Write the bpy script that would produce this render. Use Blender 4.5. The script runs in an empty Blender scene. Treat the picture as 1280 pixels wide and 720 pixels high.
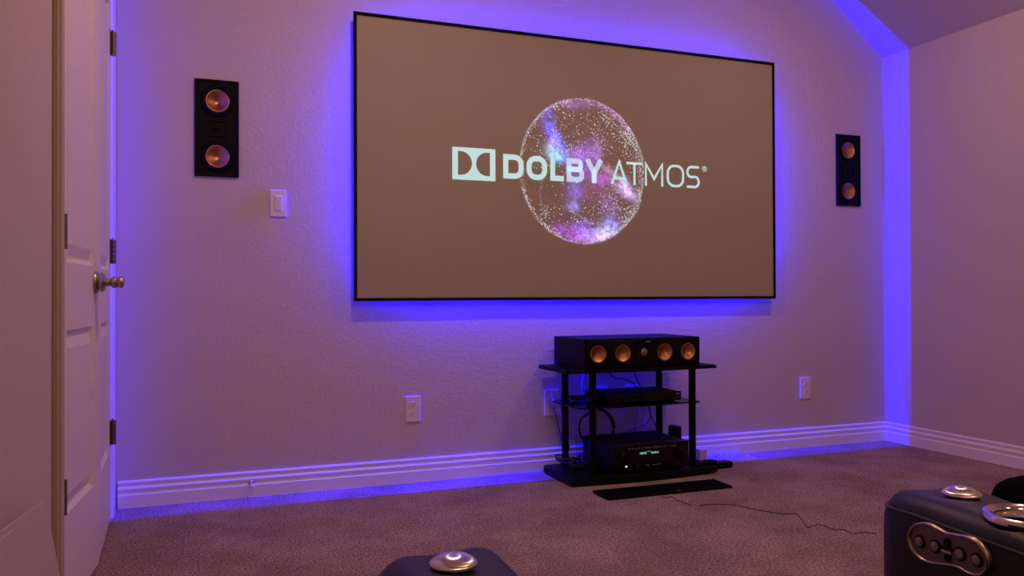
import bpy, bmesh, math, random
from mathutils import Vector, Matrix, noise
random.seed(7)
PI = math.pi

# ------------------------------------------------------------------ camera, world, lights, exposure
CAM = Vector((0, -3.5247, 0.84)); FPX = 1003.32; YAW = 0.36787; PITCH = 0.00785; ROLL = -0.00351
FW = Vector((math.sin(YAW)*math.cos(PITCH), math.cos(YAW)*math.cos(PITCH), math.sin(PITCH)))
_rt = Vector((math.cos(YAW), -math.sin(YAW), 0)); _up = _rt.cross(FW)
RT = _rt*math.cos(ROLL)+_up*math.sin(ROLL); UP = -_rt*math.sin(ROLL)+_up*math.cos(ROLL)
cd = bpy.data.cameras.new('camera'); cam = bpy.data.objects.new('camera', cd)
bpy.context.scene.collection.objects.link(cam)
cam.matrix_world = Matrix(((RT.x, UP.x, -FW.x, CAM.x), (RT.y, UP.y, -FW.y, CAM.y), (RT.z, UP.z, -FW.z, CAM.z), (0, 0, 0, 1)))
cd.sensor_width = 36; cd.lens = 36*FPX/1280; cd.clip_start = 0.02; cd.clip_end = 50
bpy.context.scene.camera = cam
sc = bpy.context.scene
sc.view_settings.view_transform = 'Standard'; sc.view_settings.look = 'None'
sc.view_settings.exposure = 0.0; sc.view_settings.gamma = 1.0
w = bpy.data.worlds.new('world'); sc.world = w; w.use_nodes = True
w.node_tree.nodes['Background'].inputs[0].default_value = (0.9, 0.55, 0.45, 1)
w.node_tree.nodes['Background'].inputs[1].default_value = 0.0

WARM = (1.0, 0.55, 0.355)
LED = (0.0, 0.0, 1.0)
def area(name, loc, sx, sy, power, col, zdir, spread=None):
    l = bpy.data.lights.new(name, 'AREA'); l.shape = 'RECTANGLE' if sy else 'DISK'
    l.size = sx
    if sy: l.size_y = sy
    l.energy = power; l.color = col
    if spread: l.spread = spread
    o = bpy.data.objects.new(name, l); sc.collection.objects.link(o)
    o.location = loc
    o.rotation_euler = Vector(zdir).to_track_quat('-Z', 'Y').to_euler()
    return o
CANS = [(0.70, -1.2), (2.60, -1.2), (0.5, -4.6), (2.2, -4.6)]
CAN_POWER = [14.5, 10.5, 12, 9]
SX0, SX1, SZ0, SZ1 = 0.609, 2.838, 0.8125, 2.0665      # projector screen outer frame
LEDY = -0.012; INS = 0.18
LEDP = 64.0
GLOBE_FILL = 45.0  # strength of the added warm fill globe
def led_area(name, loc, length, horizontal, zdir, p):
    l = bpy.data.lights.new(name, 'AREA'); l.shape = 'RECTANGLE'; l.energy = p; l.color = LED
    o = bpy.data.objects.new(name, l); sc.collection.objects.link(o)
    z = -Vector(zdir)                                   # light shines along local -Z
    x = Vector((1, 0, 0)) if horizontal else Vector((0, 0, 1))
    y = z.cross(x)
    l.size = length; l.size_y = 0.004
    o.matrix_world = Matrix(((x.x, y.x, z.x, loc[0]), (x.y, y.y, z.y, loc[1]), (x.z, y.z, z.z, loc[2]), (0, 0, 0, 1)))
    return o
LW = SX1-SX0-2*INS; LH = SZ1-SZ0-2*INS
led_area('led_light', ((SX0+SX1)/2, LEDY, SZ1-INS+.003), LW, True, (0, 0, 1), LEDP*LW)
led_area('led_light', ((SX0+SX1)/2, LEDY, SZ0+INS-.003), LW, True, (0, 0, -1), LEDP*LW)
led_area('led_light', (SX0+INS-.003, LEDY, (SZ0+SZ1)/2), LH, False, (-1, 0, 0), LEDP*LH)
led_area('led_light', (SX1-INS+.003, LEDY, (SZ0+SZ1)/2), LH, False, (1, 0, 0), LEDP*LH)

# ------------------------------------------------------------------ helpers
C = sc.collection
def ray(u, v): return FW + RT*((u-640)/FPX) - UP*((v-360)/FPX)
def at(u, v, ax, val):
    d = ray(u, v); t = (val-CAM[ax])/d[ax]; return CAM+d*t
def at_plane(u, v, pt, n):
    d = ray(u, v); t = (Vector(pt)-CAM).dot(n)/d.dot(n); return CAM+d*t
def mat(name, col, rough=.6, metal=0, emit=None, estr=0, spec=.5, bump=None, var=None, aniso=0, coat=0):
    m = bpy.data.materials.new(name); m.use_nodes = True; nt = m.node_tree; b = nt.nodes['Principled BSDF']
    b.inputs['Base Color'].default_value = (*col, 1); b.inputs['Roughness'].default_value = rough
    b.inputs['Metallic'].default_value = metal; b.inputs['Specular IOR Level'].default_value = spec
    if coat: b.inputs['Coat Weight'].default_value = coat
    if emit: b.inputs['Emission Color'].default_value = (*emit, 1); b.inputs['Emission Strength'].default_value = estr
    tc = nt.nodes.new('ShaderNodeTexCoord')
    if aniso:
        b.inputs['Anisotropic'].default_value = aniso
        tg = nt.nodes.new('ShaderNodeTangent'); tg.direction_type = 'RADIAL'; tg.axis = 'Z'
        nt.links.new(tg.outputs[0], b.inputs['Tangent'])
    if bump:                                            # (scale, strength, distance, detail)
        n = nt.nodes.new('ShaderNodeTexNoise'); n.inputs['Scale'].default_value = bump[0]; n.inputs['Detail'].default_value = bump[3]
        bp = nt.nodes.new('ShaderNodeBump'); bp.inputs['Strength'].default_value = bump[1]; bp.inputs['Distance'].default_value = bump[2]
        nt.links.new(tc.outputs['Object'], n.inputs['Vector']); nt.links.new(n.outputs['Fac'], bp.inputs['Height'])
        nt.links.new(bp.outputs[0], b.inputs['Normal'])
    if var:                                             # (scale, colour2, lo, hi, detail)
        n = nt.nodes.new('ShaderNodeTexNoise'); n.inputs['Scale'].default_value = var[0]; n.inputs['Detail'].default_value = var[4]
        r = nt.nodes.new('ShaderNodeValToRGB'); r.color_ramp.elements[0].position = var[2]; r.color_ramp.elements[1].position = var[3]
        r.color_ramp.elements[0].color = (*var[1], 1); r.color_ramp.elements[1].color = (*col, 1)
        nt.links.new(tc.outputs['Object'], n.inputs['Vector']); nt.links.new(n.outputs['Fac'], r.inputs[0])
        nt.links.new(r.outputs[0], b.inputs['Base Color'])
    return m
M = {}
M['wall'] = mat('wall_paint', (.56, .49, .44), .85, bump=(60, .22, .003, 3), spec=.2)
M['ceiling'] = mat('ceiling_paint', (.60, .54, .50), .9, bump=(60, .35, .004, 3), spec=.2)
M['trim'] = mat('white_trim', (.78, .74, .72), .38, spec=.45)
M['door'] = mat('white_door_paint', (.76, .71, .69), .42, spec=.45, bump=(25, .05, .002, 2))
M['casing'] = mat('casing_shaded', (.46, .40, .29), .6)  # olive shade on the white casing, put into its colour
M['black'] = mat('black_plastic', (.003, .003, .0035), .45, spec=.14)
M['satin'] = mat('black_vinyl', (.003, .003, .004), .55, spec=.14, bump=(300, .2, .0005, 2))
M['cloth'] = mat('black_cloth', (.002, .002, .0025), .95, spec=.04, bump=(500, .6, .001, 2))
M['glass'] = mat('black_glass', (.003, .003, .004), .15, spec=.3)
M['post'] = mat('black_post', (.002, .002, .003), .4, spec=.12)
M['velvet'] = mat('black_velvet', (.006, .005, .007), .95, spec=.1)
M['rubber'] = mat('rubber', (.0035, .0035, .004), .7, spec=.1)
M['copper'] = mat('copper_cone', (.50, .24, .12), .38, metal=1, aniso=.8)
M['copper_dark'] = mat('copper_cap', (.62, .26, .09), .35, metal=1)
M['plate'] = mat('white_plate', (.76, .70, .66), .4)
M['slot'] = mat('slot', (.02, .015, .015), .7)
M['nickel'] = mat('brushed_nickel', (.42, .37, .34), .35, metal=1)
M['bronze'] = mat('hinge_metal', (.22, .17, .14), .45, metal=.9)
M['chrome'] = mat('brushed_chrome', (.78, .74, .74), .24, metal=1, aniso=.85)
M['chrome2'] = mat('polished_chrome', (.8, .76, .76), .12, metal=1)
M['leather'] = mat('black_leather', (.007, .0055, .005), .42, bump=(240, .3, .0010, 3), spec=.36)
M['thread'] = mat('stitching', (.012, .010, .010), .6)
M['panelmetal'] = mat('bronze_panel', (.17, .12, .09), .35, metal=.7)
M['button'] = mat('grey_button', (.24, .20, .18), .4, metal=.4)
M['cardboard'] = mat('white_board', (.50, .46, .42), .75, spec=.2)
M['cable'] = mat('cable_black', (.012, .012, .013), .5)
M['cablew'] = mat('cable_grey', (.35, .35, .42), .5)
M['adapter'] = mat('beige_adapter', (.62, .50, .38), .55)
M['screen'] = mat('screen_fabric', (.38, .35, .31), .9, spec=.1)
M['ledbody'] = mat('led_tape', (.4, .4, .4), .5, emit=(.04, 0, 1), estr=3)
M['canlight'] = mat('lamp_lens', (.9, .9, .9), .5, emit=(1, .7, .45), estr=4)
M['globe'] = mat('globe_fill_glow', (.9, .9, .9), .5, emit=WARM, estr=GLOBE_FILL)  # glow of the added fill globe
M['display'] = mat('display_cyan', (.02, .02, .02), .4, emit=(.45, .8, .9), estr=.55)
M['displaydim'] = mat('printed_grey', (.16, .15, .15), .4)
M['whiteled'] = mat('indicator_white', (.1, .1, .1), .4, emit=(.9, .85, 1), estr=1.2)
M['silver'] = mat('silver_badge', (.6, .57, .55), .35, metal=.8)
M['text'] = mat('projected_letters', (.38, .35, .31), .9, spec=.1, emit=(.42, .74, .73), estr=.85)
M['text2'] = mat('projected_letters_lilac', (.38, .35, .31), .9, spec=.1, emit=(.46, .60, .88), estr=.88)
for k, c in (('s1', (.75, .85, .85)), ('s2', (.75, .50, .90)), ('s3', (.95, .95, 1.0)), ('s4', (.35, .45, .95))):
    M[k] = mat('projected_star', (.38, .35, .31), .9, spec=.1, emit=c, estr=1.05)

# carpet: speckled pile
def carpet():
    m = bpy.data.materials.new('carpet'); m.use_nodes = True; nt = m.node_tree; b = nt.nodes['Principled BSDF']; L = nt.links.new
    b.inputs['Roughness'].default_value = 1; b.inputs['Specular IOR Level'].default_value = .05
    tc = nt.nodes.new('ShaderNodeTexCoord')
    n1 = nt.nodes.new('ShaderNodeTexNoise'); n1.inputs['Scale'].default_value = 120; n1.inputs['Detail'].default_value = 4; n1.inputs['Roughness'].default_value = .75
    n2 = nt.nodes.new('ShaderNodeTexNoise'); n2.inputs['Scale'].default_value = 3.2; n2.inputs['Detail'].default_value = 5; n2.inputs['Roughness'].default_value = .65
    for n in (n1, n2): L(tc.outputs['Object'], n.inputs['Vector'])
    r1 = nt.nodes.new('ShaderNodeValToRGB'); e = r1.color_ramp.elements
    e[0].position = .36; e[0].color = (.13, .082, .075, 1); e[1].position = .66; e[1].color = (.66, .50, .46, 1)
    r2 = nt.nodes.new('ShaderNodeValToRGB'); e = r2.color_ramp.elements
    e[0].position = .38; e[0].color = (.70, .68, .68, 1); e[1].position = .62; e[1].color = (1, 1, 1, 1)
    L(n1.outputs['Fac'], r1.inputs[0]); L(n2.outputs['Fac'], r2.inputs[0])
    mx = nt.nodes.new('ShaderNodeMix'); mx.data_type = 'RGBA'; mx.blend_type = 'MULTIPLY'; mx.inputs[0].default_value = 1
    L(r1.outputs[0], mx.inputs[6]); L(r2.outputs[0], mx.inputs[7]); L(mx.outputs[2], b.inputs['Base Color'])
    bp = nt.nodes.new('ShaderNodeBump'); bp.inputs['Strength'].default_value = .8; bp.inputs['Distance'].default_value = .008
    L(n1.outputs['Fac'], bp.inputs['Height']); L(bp.outputs[0], b.inputs['Normal'])
    return m
M['carpet'] = carpet()
def plastic_film():
    m = mat('clear_film', (.75, .72, .8), .18, spec=.6, bump=(30, 1, .01, 3))
    b = m.node_tree.nodes['Principled BSDF']; b.inputs['Alpha'].default_value = .38
    return m
M['film'] = plastic_film()

def link(name, bm, m, parent=None, smooth=False, loc=None):
    me = bpy.data.meshes.new(name); bm.normal_update(); bm.to_mesh(me); bm.free()
    for mm in (m if isinstance(m, (list, tuple)) else [m]): me.materials.append(mm)
    if smooth:
        for p in me.polygons: p.use_smooth = True
    o = bpy.data.objects.new(name, me); C.objects.link(o)
    if parent: o.parent = parent
    if loc: o.location = loc
    if smooth == 'auto':
        try: me.set_sharp_from_angle(angle=math.radians(38))
        except Exception: pass
    return o
def thing(name, label, cat, loc=(0, 0, 0), rot=(0, 0, 0), group=None):
    o = bpy.data.objects.new(name, None); C.objects.link(o); o.location = loc; o.rotation_euler = rot
    o.empty_display_size = .05
    o['label'] = label; o['category'] = cat
    if group: o['group'] = group
    return o
def tag(o, label, cat, group=None):
    o['label'] = label; o['category'] = cat
    if group: o['group'] = group
    return o
def box(bm, lo, hi, bev=0, seg=2, mx=None, mi=0):
    x0, y0, z0 = lo; x1, y1, z1 = hi
    vs = [bm.verts.new(v) for v in ((x0,y0,z0),(x1,y0,z0),(x1,y1,z0),(x0,y1,z0),(x0,y0,z1),(x1,y0,z1),(x1,y1,z1),(x0,y1,z1))]
    fs = [bm.faces.new([vs[i] for i in f]) for f in ((3,2,1,0),(4,5,6,7),(0,1,5,4),(1,2,6,5),(2,3,7,6),(3,0,4,7))]
    for f in fs: f.material_index = mi
    if mx is not None:
        for v in vs: v.co = mx @ v.co
    if bev:
        es = list({e for f in fs for e in f.edges})
        bmesh.ops.bevel(bm, geom=es, offset=bev, segments=seg, profile=.5, affect='EDGES')
def lathe(bm, prof, mx=None, n=32, close=True, mi=0):
    """profile of (r, z) points revolved about z"""
    rings = []
    for r, z in prof:
        if r < 1e-6: rings.append([bm.verts.new((0, 0, z))])
        else: rings.append([bm.verts.new((r*math.cos(2*PI*i/n), r*math.sin(2*PI*i/n), z)) for i in range(n)])
    for a, b in zip(rings, rings[1:]):
        for i in range(n):
            j = (i+1) % n
            if len(a) == 1 and len(b) == 1: continue
            if len(a) == 1: f = bm.faces.new((a[0], b[i], b[j]))
            elif len(b) == 1: f = bm.faces.new((a[i], a[j], b[0]))
            else: f = bm.faces.new((a[i], a[j], b[j], b[i]))
            f.material_index = mi
    if mx is not None:
        for ring in rings:
            for v in ring: v.co = mx @ v.co
def tube(bm, pts, r, n=8, close_ends=True):
    pts = [Vector(p) for p in pts]; rings = []
    for i, p in enumerate(pts):
        t = (pts[min(i+1, len(pts)-1)]-pts[max(i-1, 0)]).normalized()
        a = t.cross(Vector((0, 0, 1)))
        if a.length < .05: a = t.cross(Vector((1, 0, 0)))
        a.normalize(); b = t.cross(a)
        rings.append([bm.verts.new(p+a*r*math.cos(2*PI*k/n)+b*r*math.sin(2*PI*k/n)) for k in range(n)])
    for a, b in zip(rings, rings[1:]):
        for k in range(n): bm.faces.new((a[k], a[(k+1) % n], b[(k+1) % n], b[k]))
    if close_ends:
        bm.faces.new(list(reversed(rings[0]))); bm.faces.new(rings[-1])
def smooth_path(pts, sub=6):
    P = [Vector(p) for p in pts]; out = []
    for i in range(len(P)-1):
        p0 = P[max(i-1, 0)]; p1 = P[i]; p2 = P[i+1]; p3 = P[min(i+2, len(P)-1)]
        for k in range(sub):
            t = k/sub
            out.append(.5*((2*p1)+(p2-p0)*t+(2*p0-5*p1+4*p2-p3)*t*t+(-p0+3*p1-3*p2+p3)*t**3))
    out.append(P[-1]); return out
def prism(bm, poly, y0, y1, mx=None):
    """polygon of (x, z) extruded from y0 to y1"""
    a = [bm.verts.new((x, y0, z)) for x, z in poly]; b = [bm.verts.new((x, y1, z)) for x, z in poly]
    bm.faces.new(a); bm.faces.new(list(reversed(b)))
    n = len(poly)
    for i in range(n): bm.faces.new((a[(i+1) % n], a[i], b[i], b[(i+1) % n]))
    if mx is not None:
        for v in a+b: v.co = mx @ v.co
    bmesh.ops.recalc_face_normals(bm, faces=bm.faces[:])
def quadmesh(bm, pts): bm.faces.new([bm.verts.new(p) for p in pts])

# ------------------------------------------------------------------ the room
XL, XR = -0.335, 3.641
YB = -6.2; ZK, ZC = 2.189, 2.75; XK = XR-(ZC-ZK)/0.823
def struct(name, bm, m, smooth=False):
    o = link(name, bm, m, None, smooth); o['kind'] = 'structure'; return o
bm = bmesh.new(); box(bm, (XL-.12, YB-.12, -.1), (XR+.12, .12, 0)); struct('floor', bm, M['carpet'])
bm = bmesh.new(); prism(bm, [(XL-.12, -.1), (XR+.12, -.1), (XR+.12, ZK), (XR, ZK), (XK, ZC), (XK, ZC+.1), (XL-.12, ZC+.1)], 0, .12); wf_ = struct('wall_front', bm, M['wall'])
def cut(o, fn):
    cb = bmesh.new(); fn(cb); bmesh.ops.recalc_face_normals(cb, faces=cb.faces[:])
    me = bpy.data.meshes.new('c'); cb.to_mesh(me); cb.free(); c = bpy.data.objects.new('c', me); C.objects.link(c)
    bpy.context.view_layer.update(); c.matrix_world = o.matrix_world.copy()
    md = o.modifiers.new('b', 'BOOLEAN'); md.operation = 'DIFFERENCE'; md.solver = 'EXACT'; md.object = c
    bpy.context.view_layer.update(); dg = bpy.context.evaluated_depsgraph_get()
    nm = bpy.data.meshes.new_from_object(o.evaluated_get(dg)); o.modifiers.clear(); o.data = nm
    bpy.data.objects.remove(c)
def holes(cb):
    for x in (.0552, 3.3818): box(cb, (x-.079, -.05, 1.329+.012), (x+.079, .06, 1.329+.387))
cut(wf_, holes)
bm = bmesh.new(); prism(bm, [(XL-.12, -.1), (XR+.12, -.1), (XR+.12, ZK), (XR, ZK), (XK, ZC), (XK, ZC+.1), (XL-.12, ZC+.1)], YB-.12, YB); struct('wall_back', bm, M['wall'])
bm = bmesh.new(); box(bm, (XR, YB, 0), (XR+.12, 0, ZK)); struct('wall_right', bm, M['wall'])
bm = bmesh.new(); prism(bm, [(XR, ZK), (XR+.12, ZK), (XR+.12, ZK+.06), (XK+.05, ZC+.1), (XL-.12, ZC+.1), (XL-.12, ZC), (XK, ZC)], YB, 0); struct('ceiling', bm, M['ceiling'])
# left wall with the door opening
DY0, DY1, DZ = -1.262, -0.195, 2.05
bm = bmesh.new(); box(bm, (XL-.12, YB, 0), (XL, DY0, ZC)); box(bm, (XL-.12, DY1, 0), (XL, 0, ZC)); box(bm, (XL-.12, DY0, DZ), (XL, DY1, ZC))
struct('wall_left', bm, M['wall'])
bm = bmesh.new(); box(bm, (XL-.9, DY0-.1, 0), (XL-.85, DY1+.1, DZ+.2)); struct('wall_closet', bm, M['wall'])
# baseboards
BP = [(0, 0), (.0145, 0), (.0145, .050), (.0125, .0535), (.0105, .056), (.0105, .064), (.0128, .069), (.0128, .076), (.0095, .0815), (.0070, .084), (.0070, .0915), (.0095, .095), (.0095, .1005), (.0060, .1065), (0, .1065)]
def baseboard(name, p0, p1, nrm):
    p0 = Vector(p0); p1 = Vector(p1); n = Vector(nrm); bm = bmesh.new(); rr = []
    for p in (p0, p1): rr.append([bm.verts.new(p+n*a+Vector((0, 0, b))) for a, b in BP])
    k = len(BP)
    for i in range(k): bm.faces.new((rr[0][i], rr[0][(i+1) % k], rr[1][(i+1) % k], rr[1][i]))
    bm.faces.new(rr[0]); bm.faces.new(list(reversed(rr[1]))); bmesh.ops.recalc_face_normals(bm, faces=bm.faces[:])
    return struct(name, bm, M['trim'])
baseboard('baseboard_front', (XL+.022, 0, 0), (XR, 0, 0), (0, -1, 0))
baseboard('baseboard_right', (XR, 0, 0), (XR, YB, 0), (-1, 0, 0))
baseboard('baseboard_left', (XL, YB, 0), (XL, DY0-.085, 0), (1, 0, 0))
# door casing
def casing(name, y0, y1, m, z1=DZ+.09):
    bm = bmesh.new()
    box(bm, (XL, y0, 0), (XL+.014, y1, z1), .003)
    box(bm, (XL, y0+(y1-y0)*.12, 0), (XL+.020, y0+(y1-y0)*.62, z1), .004)
    return struct(name, bm, m)
casing('trim_1', DY1+.004, -.004, M['trim'])
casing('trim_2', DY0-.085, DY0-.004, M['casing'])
bm = bmesh.new(); box(bm, (XL, DY0-.085, DZ), (XL+.018, -.004, DZ+.085), .004); struct('trim_3', bm, M['trim'])
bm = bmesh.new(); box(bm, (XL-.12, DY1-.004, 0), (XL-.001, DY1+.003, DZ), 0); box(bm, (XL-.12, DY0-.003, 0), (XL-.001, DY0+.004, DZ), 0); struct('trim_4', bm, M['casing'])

# door leaves: local x runs along the leaf from the hinge, local y is the face normal (room side = +y), z up
def arch_panel(x0, x1, z0, z1, arch, inset=0):
    x0 += inset; x1 -= inset; z0 += inset; z1 -= inset
    pts = [(x0, z0), (x1, z0)]
    if arch <= 0: return pts+[(x1, z1), (x0, z1)]
    n = 10
    for i in range(n+1):
        t = i/n; x = x1+(x0-x1)*t
        pts.append((x, z1-arch+arch*math.sin(PI*t)**.8))
    return pts
def door_leaf(name, hinge, free, label_knob, rev):
    h = Vector(hinge); f = Vector(free); d = (f-h); L = d.length; d.normalize()
    nrm = Vector((0, 0, 1)).cross(d)
    if nrm.x < 0: nrm = -nrm
    mx = Matrix(((d.x, nrm.x, 0, h.x), (d.y, nrm.y, 0, h.y), (0, 0, 1, .014), (0, 0, 0, 1)))
    root = bpy.data.objects.new(name, None); C.objects.link(root); root.matrix_world = mx; root['kind'] = 'structure'
    H = 2.02; st = .085
    # slab front with rectangular openings: strips around two panels
    zs = [(.255, .735), (.915, H-.13)]
    bm = bmesh.new()
    box(bm, (0, -.034, 0), (L, -.012, H))
    box(bm, (0, -.0125, 0), (st, 0, H)); box(bm, (L-st, -.0125, 0), (L, 0, H))
    box(bm, (st, -.0125, 0), (L-st, 0, zs[0][0])); box(bm, (st, -.0125, zs[0][1]), (L-st, 0, zs[1][0])); box(bm, (st, -.0125, zs[1][1]), (L-st, 0, H))
    link('door_slab', bm, M['door'], root)
    for z0, z1 in zs:
        bm = bmesh.new()
        # sloped moulding down into the groove, then raised field
        def ring(ins, y): return [bm.verts.new((x, y, z)) for x, z in ((st+ins, z0+ins), (L-st-ins, z0+ins), (L-st-ins, z1-ins), (st+ins, z1-ins))]
        def ring2(a, b, y): return [bm.verts.new((x, y, z)) for x, z in ((st+a, z0+b), (L-st-a, z0+b), (L-st-a, z1-b), (st+a, z1-b))]
        rs = [ring2(0, 0, 0), ring2(.008, .012, -.0105), ring2(.013, .018, -.0105), ring2(.024, .048, -.002), ring2(.027, .052, -.002)]
        for a, b in zip(rs, rs[1:]):
            for i in range(4): bm.faces.new((a[i], a[(i+1) % 4], b[(i+1) % 4], b[i]))
        bm.faces.new(rs[-1]); bmesh.ops.recalc_face_normals(bm, faces=bm.faces[:])
        for fc in bm.faces: 
            if fc.normal.y < 0: fc.normal_flip()
        link('door_panel', bm, M['door'], root)
    for z in (.275, .945, 1.72):
        bm = bmesh.new()
        for k in range(5):
            lathe(bm, [(0, 0), (.0095, 0), (.0095, .0166), (0, .0166)], Matrix.Translation((.004, .010, z+k*.0178)), 12)
        box(bm, (.000, -.0005, z), (.040, .0022, z+.089))
        lathe(bm, [(0, 0), (.004, 0), (.0045, .004), (0, .007)], Matrix.Translation((.004, .008, z+.0895)), 10)
        link('hinge', bm, M['bronze'], root, 'auto')
    if label_knob:
        K = Matrix.Translation((L-.058, 0, .867)) @ Matrix.Rotation(-PI/2, 4, 'X')
        bm = bmesh.new()
        lathe(bm, [(0, 0), (.033, 0), (.034, .003), (.031, .008), (.024, .010), (.022, .013), (.029, .016), (.030, .020), (.024, .026), (.013, .029), (.0105, .040), (.012, .043), (.017, .047), (.0185, .053), (.016, .059), (.012, .061), (.017, .065), (.019, .072), (.015, .079), (0, .081)], K, 28)
        link('door_knob', bm, M['nickel'], root, 'auto')
    return root
d1 = door_leaf('door_1', (-.338, -1.235, 0), (-.300, -.739, 0), True, False)
d2 = door_leaf('door_2', (-.320, -.205, 0), (-.302, -.731, 0), False, True)

# ------------------------------------------------------------------ projector screen
scr = thing('projector_screen', 'large wide projector screen in thin black frame on front wall glowing blue around its edge', 'screen', ((SX0+SX1)/2, 0, SZ0))
ox, oz = (SX0+SX1)/2, SZ0
def P(x, z): return x-ox, z-oz
FWD = .0135
def sbox(name, x0, x1, z0, z1, y0, y1, m, bev=0):
    bm = bmesh.new(); a = P(x0, z0); b = P(x1, z1); box(bm, (a[0], y0, a[1]), (b[0], y1, b[1]), bev); return link(name, bm, m, scr)
sbox('frame_bar', SX0, SX1, SZ1-FWD, SZ1, -.055, -.043, M['velvet'], .001)
sbox('frame_bar', SX0, SX1, SZ0, SZ0+FWD, -.055, -.043, M['velvet'], .001)
sbox('frame_bar', SX0, SX0+FWD, SZ0+FWD, SZ1-FWD, -.055, -.043, M['velvet'], .001)
sbox('frame_bar', SX1-FWD, SX1, SZ0+FWD, SZ1-FWD, -.055, -.043, M['velvet'], .001)
sbox('screen_fabric', SX0+FWD, SX1-FWD, SZ0+FWD, SZ1-FWD, -.050, -.044, M['screen'])
sbox('led_strip', SX0+INS, SX1-INS, SZ1-INS-.003, SZ1-INS, -.017, -.007, M['ledbody'])
sbox('led_strip', SX0+INS, SX1-INS, SZ0+INS, SZ0+INS+.003, -.017, -.007, M['ledbody'])
sbox('led_strip', SX0+INS, SX0+INS+.003, SZ0+INS, SZ1-INS, -.017, -.007, M['ledbody'])
sbox('led_strip', SX1-INS-.003, SX1-INS, SZ0+INS, SZ1-INS, -.017, -.007, M['ledbody'])
for x in (1.1, 1.72, 2.35):
    sbox('wall_bracket', x-.04, x+.04, SZ1-.26, SZ1-.18, -.044, 0, M['black'])
    sbox('wall_bracket', x-.04, x+.04, SZ0+.18, SZ0+.26, -.044, 0, M['black'])
YT = -.0512
def flat_obj(name, verts, faces, m, y=YT, cols=None):
    me = bpy.data.meshes.new(name); me.from_pydata([(v[0]-ox, y, v[1]-oz) for v in verts], [], faces); me.materials.append(m)
    o = bpy.data.objects.new(name, me); C.objects.link(o); o.parent = scr; return o
def stroke(name, segs, wd, m):
    """segs: list of (points, closed); ribbon with mitred joins"""
    V = []; F = []
    for pts, closed in segs:
        n = len(pts); base = len(V)
        for i in range(n):
            p = Vector(pts[i])
            a = Vector(pts[i-1]) if (i > 0 or closed) else None; b = Vector(pts[(i+1) % n]) if (i < n-1 or closed) else None
            d1_ = (p-a).normalized() if a else None; d2_ = (b-p).normalized() if b else None
            d1_ = d1_ or d2_; d2_ = d2_ or d1_
            n1 = Vector((-d1_.y, d1_.x)); n2 = Vector((-d2_.y, d2_.x)); mm = (n1+n2).normalized()
            k = wd/2/max(.45, mm.dot(n1))
            V += [tuple(p+mm*k), tuple(p-mm*k)]
        for i in range(n if closed else n-1):
            j = (i+1) % n; F.append((base+2*i, base+2*i+1, base+2*j+1, base+2*j))
    return flat_obj(name, V, F, m)
def arc(cx, cz, rx, rz, a0, a1, n=8): return [(cx+rx*math.cos(math.radians(a0+(a1-a0)*i/n)), cz+rz*math.sin(math.radians(a0+(a1-a0)*i/n))) for i in range(n+1)]
# emblem: square with two facing D shapes cut out
ex0, ex1, ez0, ez1 = 1.052, 1.259, 1.3605, 1.508
def emblem():
    V = []; F = []
    def q(pts):
        b = len(V); V.extend(pts); F.append(tuple(range(b, b+len(pts))))
    mid = (ex0+ex1)/2; bt = .0265; zt, zb_ = ez1-.018, ez0+.022
    q([(ex0, ez0), (ex0+bt, ez0), (ex0+bt, ez1), (ex0, ez1)]); q([(ex1-bt, ez0), (ex1, ez0), (ex1, ez1), (ex1-bt, ez1)])
    zc = (zt+zb_)/2; rz = (zt-zb_)/2
    for s in (1, -1):
        xf = ex0+bt if s > 0 else ex1-bt; xs = xf+s*.014; rx = .053
        cur = [(xf, zt), (xs, zt)]+arc(xs, zc, s*rx, rz, 90, -90, 20)[1:]+[(xf, zb_)]
        half = len(cur)//2
        q([(xf, ez1), (xs, ez1), (xs, zt), (xf, zt)]); q([(xf, ez0), (xs, ez0), (xs, zb_), (xf, zb_)])
        A = arc(xs, zc, s*rx, rz, 90, -90, 20)
        for a, b in zip(A, A[1:]): q([a, b, (mid, b[1]), (mid, a[1])])
        q([(xs, ez1), (mid, ez1), (mid, zt), (xs, zt)]); q([(xs, ez0), (mid, ez0), (mid, zb_), (xs, zb_)])
    return flat_obj('projected_emblem', V, F, M['text'])
emblem()
zt, zb = 1.490, 1.3765
def rr(x0, x1, z0, z1, r, w):
    h = w/2; x0 += h; x1 -= h; z0 += h; z1 -= h
    return arc(x1-r, z1-r, r, r, 0, 90, 6)+arc(x0+r, z1-r, r, r, 90, 180, 6)+arc(x0+r, z0+r, r, r, 180, 270, 6)+arc(x1-r, z0+r, r, r, 270, 360, 6)
B = .0255; h = B/2; W2 = .0125; g = W2/2
x0, x1 = 1.297, 1.399
stroke('projected_letter', [([(x0+h, zb+h)]+arc(x1-h-.032, zb+h+.032, .032, .032, 270, 360)+arc(x1-h-.032, zt-h-.032, .032, .032, 0, 90)+[(x0+h, zt-h)], True)], B, M['text'])
stroke('projected_letter', [(rr(1.414, 1.519, zb, zt, .034, B), True)], B, M['text'])
stroke('projected_letter', [([(1.535+h, zt), (1.535+h, zb+h), (1.606, zb+h)], False)], B, M['text'])
x0, x1 = 1.620, 1.713; zm = (zt+zb)/2+.004
stroke('projected_letter', [([(x0+h, zb+h)]+arc(x1-h-.020, zb+h+.021, .020, .021, 270, 360)+arc(x1-h-.020, zm-.021, .020, .021, 0, 90)+[(x0+h, zm)], True),
    ([(x0+h, zm)]+arc(x1-h-.023, zm+.0205, .018, .0205, 270, 360)+arc(x1-h-.023, zt-h-.0205, .018, .0205, 0, 90)+[(x0+h, zt-h)], True)], B, M['text2'])
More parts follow.
